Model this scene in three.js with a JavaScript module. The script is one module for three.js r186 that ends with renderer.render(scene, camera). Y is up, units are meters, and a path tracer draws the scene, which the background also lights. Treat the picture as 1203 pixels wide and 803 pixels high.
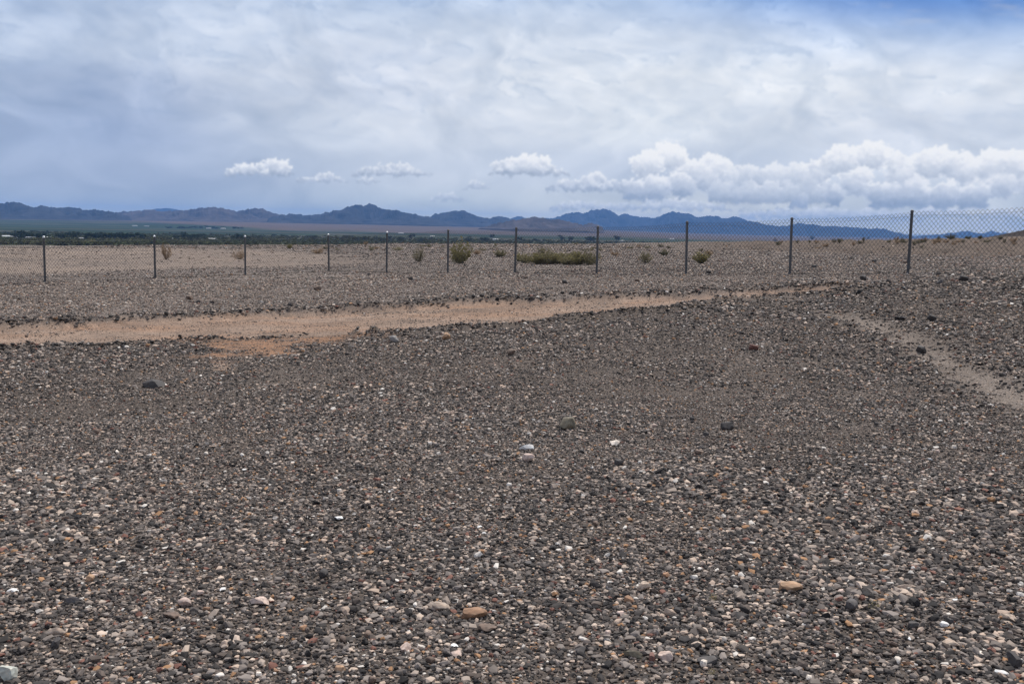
import * as THREE from 'three';
import { ConvexGeometry } from 'three/addons/geometries/ConvexGeometry.js';
import { mergeGeometries, mergeVertices, toCreasedNormals } from 'three/addons/utils/BufferGeometryUtils.js';
import { createNoise2D, createNoise3D } from 'simplex-noise';

// ---------------------------------------------------------------- camera, sky, sun, exposure
const EYE = 1.65, FOCAL = 1150, PITCH = 6.72 * Math.PI / 180, ROLL = 1.1 * Math.PI / 180;   // focal length in photograph pixels (1203 x 803)
const renderer = new THREE.WebGLRenderer({ antialias: true });
renderer.toneMapping = THREE.LinearToneMapping;
renderer.toneMappingExposure = 1.05;
renderer.shadowMap.enabled = true;
const scene = new THREE.Scene();
const camera = new THREE.PerspectiveCamera(2 * Math.atan(401.5 / FOCAL) * 180 / Math.PI, 1203 / 803, 0.1, 90000);
camera.position.set(0, EYE, 0);
camera.rotation.set(-PITCH, 0, ROLL, 'YXZ');
camera.updateMatrixWorld(true);

const SUN_DIR = new THREE.Vector3(0.20, 0.86, -0.47).normalize();
const sun = new THREE.DirectionalLight(new THREE.Color(1.0, 0.955, 0.88), 4.1);
sun.name = 'sun';
sun.position.copy(SUN_DIR).multiplyScalar(200);
sun.castShadow = true;
sun.shadow.radius = 2;
Object.assign(sun.shadow.camera, { left: -60, right: 60, top: 60, bottom: -60, near: 1, far: 500 });
sun.shadow.mapSize.set(4096, 4096);
scene.add(sun, sun.target);

// ---------------------------------------------------------------- helpers
function rng32(a) { return () => { a = (a + 0x6d2b79f5) | 0; let t = Math.imul(a ^ (a >>> 15), 1 | a); t = (t + Math.imul(t ^ (t >>> 7), 61 | t)) ^ t; return ((t ^ (t >>> 14)) >>> 0) / 4294967296; }; }
const rnd = rng32(7);
const n2 = createNoise2D(rng32(11)), n2b = createNoise2D(rng32(12)), n3 = createNoise3D(rng32(13));
const { clamp, lerp, smoothstep } = THREE.MathUtils;
const fbm2 = (x, y, o = 4, f = n2) => { let s = 0, a = 0.5, k = 0; for (let i = 0; i < o; i++) { s += a * f(x, y); k += a; x = x * 2.03 + 17.1; y = y * 2.03 - 9.3; a *= 0.5; } return s / k; };
const fbm3 = (x, y, z, o = 4) => { let s = 0, a = 0.5, k = 0; for (let i = 0; i < o; i++) { s += a * n3(x, y, z); k += a; x = x * 2.03 + 5.1; y = y * 2.03 - 9.3; z = z * 2.03 + 3.7; a *= 0.5; } return s / k; };
const gauss = (r = rnd) => (r() + r() + r() + r() - 2) * 1.0;
const s2l = (c) => { c /= 255; return c <= 0.04045 ? c / 12.92 : Math.pow((c + 0.055) / 1.055, 2.4); };
const interp = (table, x) => { if (x <= table[0][0]) return table[0][1]; for (let i = 1; i < table.length; i++) if (x <= table[i][0]) { const [a, p] = table[i - 1], [b, q] = table[i]; return lerp(p, q, (x - a) / (b - a)); } return table[table.length - 1][1]; };
const pixelDir = (px, py) => new THREE.Vector3((px - 601.5) / FOCAL, -(py - 401.5) / FOCAL, -1).applyEuler(camera.rotation).normalize();

// ---------------------------------------------------------------- the sky: air, a high veil of cloud, cumulus along the horizon
function buildSky() {
  const W = 4096, H = 2048, data = new Float32Array(W * H * 4);
  const angles = (px, py) => { const d = pixelDir(px, py); return [Math.atan2(d.x, -d.z) * 180 / Math.PI, Math.asin(d.y) * 180 / Math.PI]; };
  // broad tones of the veil, read at points of the photograph
  const xs = [0, 150, 300, 450, 600, 750, 900, 1050, 1203], tones = [
    [-25, [[160, 182, 217], [170, 190, 219], [175, 194, 222], [158, 182, 218], [168, 191, 224], [160, 187, 224], [120, 161, 218], [66, 121, 201], [72, 126, 203]]],
    [3, [[176, 194, 222], [186, 201, 225], [194, 207, 228], [176, 195, 223], [190, 206, 230], [184, 203, 230], [136, 173, 225], [70, 125, 203], [78, 131, 206]]],
    [24, [[184, 199, 223], [194, 207, 227], [202, 213, 230], [200, 212, 229], [208, 218, 233], [206, 217, 234], [196, 211, 234], [160, 189, 229], [146, 180, 226]]],
    [50, [[188, 202, 224], [195, 207, 226], [204, 214, 230], [206, 215, 231], [214, 222, 234], [216, 224, 236], [216, 225, 238], [212, 222, 237], [206, 218, 236]]],
    [100, [[174, 189, 214], [163, 179, 208], [208, 216, 229], [202, 211, 227], [216, 223, 233], [222, 228, 236], [223, 229, 237], [221, 227, 236], [219, 226, 236]]],
    [150, [[165, 181, 208], [156, 173, 204], [191, 202, 219], [208, 216, 228], [213, 220, 231], [219, 226, 234], [216, 223, 233], [213, 220, 232], [212, 220, 232]]],
    [200, [[166, 181, 207], [164, 179, 206], [178, 191, 212], [196, 206, 221], [200, 210, 225], [198, 208, 224], [200, 210, 225], [205, 214, 228], [212, 220, 231]]],
    [250, [[168, 183, 206], [170, 184, 207], [176, 190, 210], [186, 200, 216], [200, 211, 223], [214, 221, 228], [217, 223, 228], [208, 217, 228], [208, 217, 228]]]];
  const pts = [];
  for (const [y, row] of tones) row.forEach((c, i) => { const [a, e] = angles(xs[i], y); pts.push([a, Math.max(e, -0.5), ...c.map(s2l)]); });
  // cumulus: heaps of puffs; [base y, [x, top y] ...] for those the photograph shows, then the same kinds on round the horizon
  const heaps = [];
  const heap = (base, top, light = 1, density = 1) => heaps.push({ pts: top.map(([x, y]) => [...angles(x, y), angles(x, base)[1]]), light, density });
  heap(208, [[263, 206], [270, 199], [280, 194], [300, 194], [312, 190], [325, 187], [336, 191], [344, 205]], 1.02);
  heap(214, [[347, 212], [358, 207], [368, 209], [383, 203], [398, 208], [410, 213]], 0.93, 0.8);
  heap(207, [[412, 203], [425, 197], [445, 195], [470, 192], [482, 197], [510, 205]], 0.9, 0.7);
  heap(215, [[420, 212], [432, 208], [444, 213]], 0.9, 0.6);
  heap(207, [[575, 203], [580, 193], [592, 187], [606, 185], [620, 181], [637, 185], [648, 194], [670, 205]], 1.06);
  heap(222, [[545, 219], [556, 212], [577, 221]], 0.92, 0.6);
  heap(236, [[505, 233], [525, 227], [548, 235]], 0.86, 0.4);
  heap(226, [[640, 223], [655, 211], [675, 214], [700, 201], [715, 212], [745, 213], [770, 224]], 0.97, 0.8);
  heap(248, [[640, 244], [680, 236], [720, 240], [770, 232], [820, 238], [880, 240], [940, 246]], 0.93, 0.55);
  heap(236, [[742, 200], [748, 187], [762, 180], [775, 173], [788, 170], [802, 175], [812, 190], [822, 185], [835, 181], [846, 183], [852, 196], [872, 212]], 1.08, 1.2);
  heap(240, [[845, 205], [862, 197], [885, 196], [905, 199], [925, 196], [950, 199], [968, 205]], 0.92, 0.62);
  heap(245, [[935, 200], [952, 194], [968, 186], [984, 174], [1000, 173], [1014, 171], [1030, 168], [1044, 178], [1060, 185], [1080, 200]], 1.02, 1.2);
  heap(246, [[1045, 200], [1062, 191], [1080, 184], [1095, 178], [1110, 175], [1124, 177], [1132, 186], [1148, 184], [1162, 180], [1180, 182], [1200, 183], [1222, 178], [1244, 186], [1280, 203]], 1.04, 1.2);
  heap(258, [[860, 252], [930, 244], [1000, 247], [1080, 243], [1150, 248], [1220, 244], [1290, 252]], 0.92, 0.6);
  const rc = rng32(91);
  for (let a = 36; a < 360 - 34;) {                         // the same sky goes on outside the frame
    const w = 2 + rc() * 9, top = 0.8 + rc() * 3.6 * Math.min(1, w / 6), base = 0.8 + rc() * 1.8, n = Math.max(4, Math.round(w / 0.9)), p = [];
    for (let i = 0; i <= n; i++) { const s = i / n, az = a + w * s; p.push([az > 180 ? az - 360 : az, base + top * Math.pow(Math.sin(Math.PI * clamp(s, 0.04, 0.96)), 0.5) * (0.55 + 0.45 * rc()), base]); }
    heaps.push({ pts: p, light: 0.95 + rc() * 0.1, density: 1 });
    a += w * (0.7 + rc() * 1.1);
  }
  const bins = new Map(), BW = 0.5;
  const addPuff = (q) => { if (q.a > 180) q.a -= 360; for (let b = Math.floor((q.a - q.r * 1.5 - 0.2) / BW); b <= Math.floor((q.a + q.r * 1.5 + 0.2) / BW); b++) { if (!bins.has(b)) bins.set(b, []); bins.get(b).push(q); } };
  heaps.forEach((h, id) => {
    const p = h.pts, a0 = p[0][0], a1 = p[p.length - 1][0] < a0 - 180 ? p[p.length - 1][0] + 360 : p[p.length - 1][0];
    const at = (a) => { for (let i = 1; i < p.length; i++) { let u = p[i - 1][0], v = p[i][0]; if (u < a0 - 180) u += 360; if (v < a0 - 180) v += 360; if (a <= v) { const k = (a - u) / (v - u); return [lerp(p[i - 1][1], p[i][1], k), lerp(p[i - 1][2], p[i][2], k)]; } } return [p[p.length - 1][1], p[p.length - 1][2]]; };
    const width = a1 - a0, hmax = Math.max(...p.map((q) => q[1] - q[2])), big = Math.max(4, Math.round(width / hmax * 7));
    for (let i = 0; i < big; i++) {
      const a = a0 + width * clamp((i + 0.2 + 0.6 * rc()) / big, 0.03, 0.97), [top, base] = at(a), th = Math.max(0.1, top - base), lift = i % 3 === 0 ? rc() * 0.55 : 1;
      const R = clamp(th * (0.24 + 0.16 * rc()), 0.06, 0.75), e = base + R * 0.5 + Math.max(0, th - 1.42 * R) * lift, z = (1 - lift) * 0.5 + 0.35 * rc();
      const common = { base, th: hmax, id, light: h.light * (0.95 + 0.1 * rc()), density: h.density };
      addPuff({ a, e, r: R, z, ...common, dx: 0, dy: 0, up: (e - base) / hmax });
      for (let m = 0; m < 13; m++) {
        const ph = rc() * 6.283, q = Math.sqrt(rc()), r1 = R * (0.28 + 0.24 * rc()), ux = Math.cos(ph) * q, uy = Math.sin(ph) * q * (Math.sin(ph) < 0 ? 0.55 : 1), uz = Math.sqrt(Math.max(0, 1 - q * q));
        const am = a + ux * R * 0.92, em = e + uy * R * 0.92, zm = z + uz * R * 0.7;
        if (em - r1 * 0.6 < base) continue;
        addPuff({ a: am, e: em, r: r1, z: zm, ...common, dx: ux, dy: uy, up: (em - base) / hmax });
        for (let k = 0; k < 7; k++) { const p2 = rc() * 6.283, q2 = Math.sqrt(rc()), r2 = r1 * (0.26 + 0.25 * rc()); addPuff({ a: am + Math.cos(p2) * q2 * r1, e: Math.max(base + 0.02, em + Math.sin(p2) * q2 * r1), r: Math.max(0.035, r2), z: zm + Math.sqrt(1 - q2 * q2) * r1 * 0.8, ...common, dx: ux * 0.6 + Math.cos(p2) * q2 * 0.5, dy: uy * 0.6 + Math.sin(p2) * q2 * 0.5, up: (em - base) / hmax }); }
      }
    }
  });
  const blue0 = [0.085, 0.205, 0.56], greyC = [0.68, 0.73, 0.81];
  for (let row = 0; row < H; row++) {
    const e = ((row + 0.5) / H - 0.5) * 180, up = e * Math.PI / 180, y = Math.sin(up), cu = Math.cos(up);
    for (let col = 0; col < W; col++) {
      const o = (row * W + col) * 4; data[o + 3] = 1;
      if (e < -1) { data[o] = 0.3; data[o + 1] = 0.33; data[o + 2] = 0.38; continue; }
      const round = ((col + 0.5) / W - 0.5) * 2 * Math.PI, x = Math.cos(round) * cu, z = Math.sin(round) * cu;
      const az = Math.atan2(x, -z) * 180 / Math.PI;
      // veil: clear air, covered by thin cloud with soft structure
      const k = 1 / (Math.max(y, 0) + 0.09), cx = x * k, cz = z * k;
      const cover0 = fbm2(cx * 0.55 + 3, cz * 0.55, 4), streak = fbm2(cx * 1.7 + 4 + cover0, cz * 2.6, 4, n2b);
      const cover = clamp(0.80 + 0.55 * cover0 + 0.25 * streak, 0, 1), tone = 1 + 0.16 * fbm2(cx * 0.9 - 8, cz * 0.9, 3, n2b) + 0.05 * streak;
      const hz = Math.exp(-Math.max(e, 0) / 9), c = [0, 0, 0], glow = 0.25 * Math.exp(-Math.acos(clamp(x * SUN_DIR.x + y * SUN_DIR.y + z * SUN_DIR.z, -1, 1)) * 2.6);
      for (let i = 0; i < 3; i++) { const air = lerp(blue0[i], [0.36, 0.46, 0.66][i], hz); c[i] = lerp(air, greyC[i] * tone + glow, cover * 0.9); }
      if (e < 26 && Math.abs(az) < 60) {                    // the tones read from the photograph, fading into the general sky beyond its frame
        let w = 0, s0 = 0, s1 = 0, s2 = 0;
        for (const p of pts) { const da = (az - p[0]) / 5.2, de = (e - p[1]) / 1.15, q = Math.exp(-(da * da + de * de)) + 1e-9 / (1 + da * da + de * de); w += q; s0 += q * p[2]; s1 += q * p[3]; s2 += q * p[4]; }
        const inside = smoothstep(60 - Math.abs(az), 0, 26) * (1 - smoothstep(e, 13, 24));
        const wisp = fbm2(cx * 2.1 + 11, cz * 3.4, 5, n2b), wa = fbm2(az * 0.07 + 3, e * 0.13, 3, n2b), fine = fbm2(az * 0.085 + 0.5 * wa, e * 0.17 + 0.4 * wa, 6), mott = fbm2(az * 0.30 + 0.6 * wa - 0.05 * e, e * 0.62 + 0.10 * az, 6, n2b), hi = smoothstep(e, 2.5, 8);
        const shred = smoothstep(fbm2(az * 0.24 + 1.1 * mott, e * 0.8 + 0.06 * az, 6), 0.1, 0.55) * smoothstep(fine + 0.25 * mott, -0.35, 0.1) * hi;   // thin grey shreds against the veil
        const g = 1 + 0.19 * fine + 0.10 * mott * hi - 0.08 * shred, bl = 0.09 * fine + 0.10 * mott * hi - 0.08 * shred;
        const s = [s0 / w, s1 / w, s2 / w], f = [g * (1 + bl), g * (1 + bl * 0.55), g];
        const clear = smoothstep(s[2] - s[0], 0.28, 0.5) * smoothstep(wisp + 0.25 * fine, 0.1, 0.6);   // thin white wisps across the blue
        for (let i = 0; i < 3; i++) c[i] = lerp(c[i], lerp(s[i] * f[i], 0.66, 0.3 * clear), inside);
      }
      const low = Math.exp(-Math.max(e, 0) / 1.1); c[0] *= 1 + 0.42 * low; c[1] *= 1 + 0.22 * low; c[2] *= 1 - 0.16 * low;   // long paths through low air lose blue
      // cumulus: thin edges shine, thick hearts are grey, with the sun high beyond them
      if (e < 9) {
        const w1 = fbm3(az * 2.0, e * 2.4, 1.5, 5), w2 = fbm3(az * 2.0, e * 2.4, 9.5, 5);
        const a = az + 0.24 * w1, el = e + 0.20 * w2, list = bins.get(Math.floor(a / BW));
        if (list) {
          let best = -9, bp = null, by = 0, bz = 1, soft = 0, sumL = 0, sumW = 0;
          for (const p of list) {
            const dx = a - p.a, dy = el - p.e, d2 = dx * dx + dy * dy, R = p.r;
            if (d2 > R * R * 1.5) continue;
            soft += Math.max(0, 1 - Math.sqrt(d2) / (R * 1.22)) * p.density * Math.min(1, R / 0.12 + 0.3);
            if (d2 < R * R) {
              const h = Math.sqrt(R * R - d2), zz = p.z + h, wt = Math.exp(zz * 13), rim = 1 - h / R, face = clamp(0.5 + 0.5 * (dy / R) + 0.12 * dx / R, 0, 1), side = clamp(0.45 + 0.55 * p.dy + 0.15 * p.dx, 0, 1);
              sumL += wt * (0.16 * rim * face + 0.36 * side + 0.30 * face); sumW += wt; if (zz > best) { best = zz; bp = p; by = dy / R; bz = h / R; }
            } else if (!bp) bp = p;
          }
          if (bp) {
            const n = fbm3(az * 5, e * 5, 3, 5), billow = Math.abs(n3(az * 3.1 + w1, e * 3.6 + w2, 5)) + 0.5 * Math.abs(n3(az * 7 + w1, e * 8, 8)), under = smoothstep(el - bp.base, -0.10, 0.16);
            const alpha = smoothstep(soft + 0.32 * n, 0.18, 0.33) * under * clamp(0.42 + 0.58 * bp.density, 0, 1), rel = clamp((el - bp.base) / bp.th, 0, 1);
            const thin = 1 - smoothstep(soft, 0.3, 2.4), lit = sumW ? sumL / sumW : 0.5;
            const L = (0.41 + 1.12 * lit * (0.30 + 0.70 * Math.pow(rel, 0.75)) + 0.17 * thin * smoothstep(rel, 0.1, 0.5) + 0.05 * n + 0.05 * (billow - 0.45)) * lerp(0.80, 1, smoothstep(rel, 0.02, 0.4)) * bp.light, t = clamp((L - 0.42) / 0.45, 0, 1);
            const cc = [L * lerp(0.85, 1.0, t), L * lerp(0.98, 1.01, t), L * lerp(1.19, 1.04, t)];
            for (let i = 0; i < 3; i++) c[i] = lerp(c[i], Math.min(cc[i], 0.93), alpha);
          }
        }
      }
      data[o] = c[0]; data[o + 1] = c[1]; data[o + 2] = c[2];
    }
  }
  const t = new THREE.DataTexture(data, W, H, THREE.RGBAFormat, THREE.FloatType);
  t.mapping = THREE.EquirectangularReflectionMapping; t.magFilter = THREE.LinearFilter; t.needsUpdate = true;
  return t;
}
scene.background = buildSky();
scene.environment = scene.background;

// ---------------------------------------------------------------- the lie of the land
// Heights in metres along five bearings from where the photographer stands (tangent of the bearing), by distance.
const BEARINGS = [-0.9, -0.523, -0.26, 0, 0.26, 0.523, 0.9];
const PROFILES = [
  [[0, 0], [4, -0.03], [10, -0.14], [22, -0.15], [32, -0.2], [50, -0.5], [80, -0.7], [110, -1.2], [150, -4], [250, -14], [500, -19], [850, -22], [1500, -32], [3000, -42], [6000, -49], [9500, -20], [30000, -10]],
  [[0, 0], [4, -0.03], [10, -0.10], [25.5, -0.09], [32, -0.16], [50, -0.35], [80, -0.54], [110, -1.2], [150, -4], [250, -14], [500, -19], [850, -22], [1500, -32], [3000, -42], [6000, -48], [9500, -20], [30000, -10]],
  [[0, 0], [4, -0.02], [10, -0.03], [20, -0.02], [31.5, -0.06], [42, -0.14], [60, -0.16], [80, -0.16], [105, -0.9], [150, -4], [250, -14], [500, -19], [850, -22], [1500, -32], [3000, -42], [6000, -46], [9500, -6], [30000, 0]],
  [[0, 0], [4, 0], [10, 0.08], [20, 0.25], [27.6, 0.35], [38, 0.28], [55, 0.22], [80, 0.26], [105, -0.4], [150, -4], [250, -14], [500, -19], [850, -22], [1500, -32], [3000, -42], [6000, -46], [9500, -14], [30000, -10]],
  [[0, 0], [4, 0.02], [10, 0.20], [16, 0.45], [22.5, 0.67], [30, 0.72], [48, 0.67], [64, 0.4], [78, 0.55], [92, 0.80], [110, 0.3], [160, -4], [260, -14], [500, -19], [850, -22], [1500, -32], [3000, -42], [6000, -52], [9500, -58], [17000, -64], [30000, -60]],
  [[0, 0], [4, 0.03], [10, 0.34], [14, 0.62], [18.5, 0.98], [26, 1.0], [38, 0.96], [55, 0.35], [74, 0.35], [94, 1.5], [130, 1.5], [200, -2], [320, -12], [500, -19], [850, -22], [1500, -32], [3000, -42], [6000, -52], [9500, -58], [17000, -64], [30000, -60]],
  [[0, 0], [4, 0.04], [10, 0.4], [14, 0.7], [18.5, 1.05], [26, 1.1], [38, 1.1], [55, 0.6], [74, 0.6], [94, 1.7], [130, 1.7], [200, -2], [320, -12], [500, -19], [850, -22], [1500, -32], [3000, -42], [6000, -52], [9500, -58], [30000, -60]],
];
function baseHeight(x, z) {
  const D = Math.hypot(x, z); let t = -z > 0.15 * D ? x / -z : Math.sign(x) * 6; t = clamp(t, -0.9, 0.9);
  let i = 0; while (i < BEARINGS.length - 2 && t > BEARINGS[i + 1]) i++;
  const k = clamp((t - BEARINGS[i]) / (BEARINGS[i + 1] - BEARINGS[i]), 0, 1), s = k * k * (3 - 2 * k);
  return lerp(interp(PROFILES[i], D), interp(PROFILES[i + 1], D), lerp(k, s, 0.5));
}
function meet(px, py, height = baseHeight, far = 40000) {     // where the line of sight through a photograph pixel meets the ground
  const d = pixelDir(px, py), h = Math.hypot(d.x, d.z);
  let a = 1.5, D = a; const f = (D) => EYE + d.y / h * D - height(d.x / h * D, d.z / h * D);
  while (D < far && f(D) > 0) { a = D; D *= 1.012; }
  let b = D; for (let i = 0; i < 30; i++) { const m = (a + b) / 2; if (f(m) > 0) a = m; else b = m; }
  return new THREE.Vector3(d.x / h * b, height(d.x / h * b, d.z / h * b), d.z / h * b);
}
const area = (list) => list.map(([x, y]) => { const p = meet(x, y); return [p.x, p.z]; });
function inside(poly, x, z) {                                  // signed distance, positive inside
  let best = 1e9, c = false;
  for (let i = 0, j = poly.length - 1; i < poly.length; j = i++) {
    const [ax, az] = poly[j], [bx, bz] = poly[i], ex = bx - ax, ez = bz - az, t = clamp(((x - ax) * ex + (z - az) * ez) / (ex * ex + ez * ez), 0, 1);
    const dx = x - ax - ex * t, dz = z - az - ez * t; best = Math.min(best, dx * dx + dz * dz);
    if ((az > z) !== (bz > z) && x < ((bx - ax) * (z - az)) / (bz - az) + ax) c = !c;
  }
  return (c ? 1 : -1) * Math.sqrt(best);
}
const box = (p) => [Math.min(...p.map((q) => q[0])) - 3, Math.max(...p.map((q) => q[0])) + 3, Math.min(...p.map((q) => q[1])) - 3, Math.max(...p.map((q) => q[1])) + 3];
const ROAD = area([[-160, 388], [0, 381], [100, 378], [200, 373], [320, 367], [420, 362], [520, 357], [620, 352], [720, 349], [800, 346.5], [860, 343.5], [905, 340.5], [960, 337.5], [1015, 335.5], [1000, 342], [940, 346.5], [895, 349.5], [840, 354], [800, 360], [740, 366], [660, 374], [580, 382], [500, 388], [440, 392], [330, 396], [200, 401], [100, 406], [0, 410], [-160, 418]]);
const SPILL = area([[205, 401], [300, 396], [400, 391], [470, 388], [440, 396], [400, 402], [360, 410], [335, 416], [290, 422], [255, 424], [230, 414]]);
const SPOT = area([[246, 430], [258, 426], [276, 428], [272, 434], [256, 436]]);
const TRAIL = area([[948, 366], [965, 366], [1000, 370], [1040, 378], [1075, 391], [1110, 408], [1150, 430], [1203, 455], [1290, 490], [1380, 540], [1300, 535], [1203, 489], [1150, 462], [1115, 440], [1085, 424], [1060, 406], [1025, 388], [985, 375], [960, 370]]);
const DIRT = area([[-120, 327], [0, 325], [120, 321], [250, 315], [330, 314], [420, 311], [470, 306], [420, 299], [330, 293], [200, 291], [60, 290], [-120, 292]]);   // pale sand beyond the fence
const ROADB = box(ROAD), SPILLB = box(SPILL), SPOTB = box(SPOT), TRAILB = box(TRAIL), DIRTB = box(DIRT);
const within = (p, b, x, z) => (x < b[0] || x > b[1] || z < b[2] || z > b[3] ? -3 : inside(p, x, z));
const VERGE = ROAD.slice(0, 14).sort((a, b) => a[0] - b[0]), TRACK_END = VERGE[VERGE.length - 1];
function beyond(x, z) {                                        // 0 on the dark pavement, 1 on the paler stony flat across the track
  const line = x < TRACK_END[0] ? interp(VERGE, x) : TRACK_END[1] - 0.25 * (x - TRACK_END[0]);
  return smoothstep(line - z + 2.2 * fbm2(x * 0.3, z * 0.3, 3), -1.2, 2.6);
}
function cover(x, z) {                                         // how much bare earth: road, trail, spilled earth, sand
  const w = 0.26 * fbm2(x * 0.9, z * 1.5, 5), wb = 0.16 * n2b(x * 4, z * 6);
  const road = within(ROAD, ROADB, x, z) + w + wb, spill = within(SPILL, SPILLB, x, z) + 2.6 * w + 1.6 * wb - 0.12, spot = within(SPOT, SPOTB, x, z) + 0.5 * w, trail = within(TRAIL, TRAILB, x, z) + 0.7 * w + 0.8 * wb + 0.0, dirt = within(DIRT, DIRTB, x, z) + 5 * w;
  return { road, spill, spot, trail, dirt };
}
const ridgeNoise = (x, z) => { let s = 0, a = 0.5; for (let i = 0; i < 4; i++) { s += a * (1 - Math.abs(n2(x, z))); x = x * 2.1 + 3.3; z = z * 2.1 - 1.7; a *= 0.5; } return s; };
function height(x, z, c) {
  let y = baseHeight(x, z); const D = Math.hypot(x, z);
  if (D < 140) {
    y += 0.018 * fbm2(x * 0.6, z * 0.6, 3) + 0.006 * n2b(x * 3.1, z * 3.1) * (1 - smoothstep(D, 20, 60)) + 0.10 * fbm2(x * 0.12, z * 0.12, 3) * smoothstep(D, 26, 50);
    if (D > 55 && x > 0.14 * -z) { const b = smoothstep(D, 58, 76) * smoothstep(x / -z, 0.14, 0.34); y += b * (0.38 * (ridgeNoise(x * 0.16, z * 0.05) - 0.6) + 0.16 * fbm2(x * 0.5, z * 0.3, 3)); }
    if (D < 45) {
      c = c || cover(x, z);
      y -= 0.05 * smoothstep(c.road, -0.1, 0.4) + 0.028 * Math.exp(-((c.road - 0.42) ** 2) / 0.02) + 0.02 * smoothstep(c.trail, -0.2, 0.3);
      y += (0.075 * Math.exp(-((c.road + 0.18) ** 2) / 0.035) + 0.03 * Math.exp(-((c.trail + 0.15) ** 2) / 0.03)) * (0.75 + 0.6 * n2(x * 0.9, z * 0.9)) * (1 - smoothstep(c.spill, -0.3, 0.1));
    }
  } else y += (0.6 * fbm2(x * 0.02, z * 0.02, 3)) * smoothstep(D, 140, 220) * (1 - smoothstep(D, 400, 900));
  return y;
}

// ---------------------------------------------------------------- ground sheet, one grid from underfoot to beyond the mountains
function speckle(size, seed, grains) {                         // fine grit: grains too small to pick apart
  const r = rng32(seed), v = new Float32Array(size * size).fill(0.62), h = new Float32Array(size * size).fill(0.2), col = new Float32Array(size * size * 3).fill(1);
  for (let i = 0; i < grains; i++) {
    const cx = r() * size, cy = r() * size, ra = 1.2 + 4.2 * r() ** 3, el = 0.6 + 0.5 * r(), th = r() * 3.14, q = r(), tone = q < 0.5 ? 0.45 + 0.25 * r() : q < 0.9 ? 0.7 + 0.35 * r() : 1.1 + 0.5 * r(), warm = (r() - 0.4) * 0.14, R = Math.ceil(ra);
    for (let y = -R; y <= R; y++) for (let x = -R; x <= R; x++) {
      const u = (x * Math.cos(th) + y * Math.sin(th)) / ra, w = (-x * Math.sin(th) + y * Math.cos(th)) / (ra * el), d = u * u + w * w; if (d > 1) continue;
      const at = ((Math.floor(cy + y) + size) % size) * size + ((Math.floor(cx + x) + size) % size);
      v[at] = tone * (0.95 + 0.1 * r()); h[at] = 0.25 + 0.75 * Math.sqrt(1 - d) * Math.min(1, ra / 4); col[at * 3] = 1 + warm; col[at * 3 + 2] = 1 - warm;
    }
  }
  const map = new Uint8Array(size * size * 4), bump = new Uint8Array(size * size * 4);
  for (let i = 0; i < size * size; i++) {
    for (let c = 0; c < 3; c++) map[i * 4 + c] = clamp(Math.pow(clamp(v[i] * 0.62 * col[i * 3 + c], 0, 1), 1 / 2.2) * 255, 0, 255);
    bump[i * 4] = bump[i * 4 + 1] = bump[i * 4 + 2] = h[i] * 255; map[i * 4 + 3] = bump[i * 4 + 3] = 255;
  }
  const make = (d, srgb) => { const t = new THREE.DataTexture(d, size, size); t.wrapS = t.wrapT = THREE.RepeatWrapping; t.magFilter = THREE.LinearFilter; if (srgb) t.colorSpace = THREE.SRGBColorSpace; t.needsUpdate = true; return t; };
  return [make(map, true), make(bump, false)];
}
const [gritMap, gritBump] = speckle(1024, 21, 90000);
const groundMat = new THREE.MeshPhysicalMaterial({ vertexColors: true, map: gritMap, bumpMap: gritBump, bumpScale: 0.004, roughness: 1, specularIntensity: 0.12 });
groundMat.name = 'gravelly earth';
const C = { pave: [0.215, 0.177, 0.152], road: [0.59, 0.425, 0.325], orange: [0.56, 0.325, 0.205], trail: [0.41, 0.34, 0.29], sand: [0.52, 0.41, 0.335], far: [0.39, 0.325, 0.288], bank: [0.25, 0.195, 0.16] };
const mix3 = (a, b, k) => [lerp(a[0], b[0], k), lerp(a[1], b[1], k), lerp(a[2], b[2], k)];
const FIELDS = [[0.045, 0.078, 0.030], [0.036, 0.064, 0.025], [0.065, 0.098, 0.042], [0.12, 0.115, 0.075], [0.040, 0.068, 0.028], [0.085, 0.105, 0.055], [0.034, 0.058, 0.024]];
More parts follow.
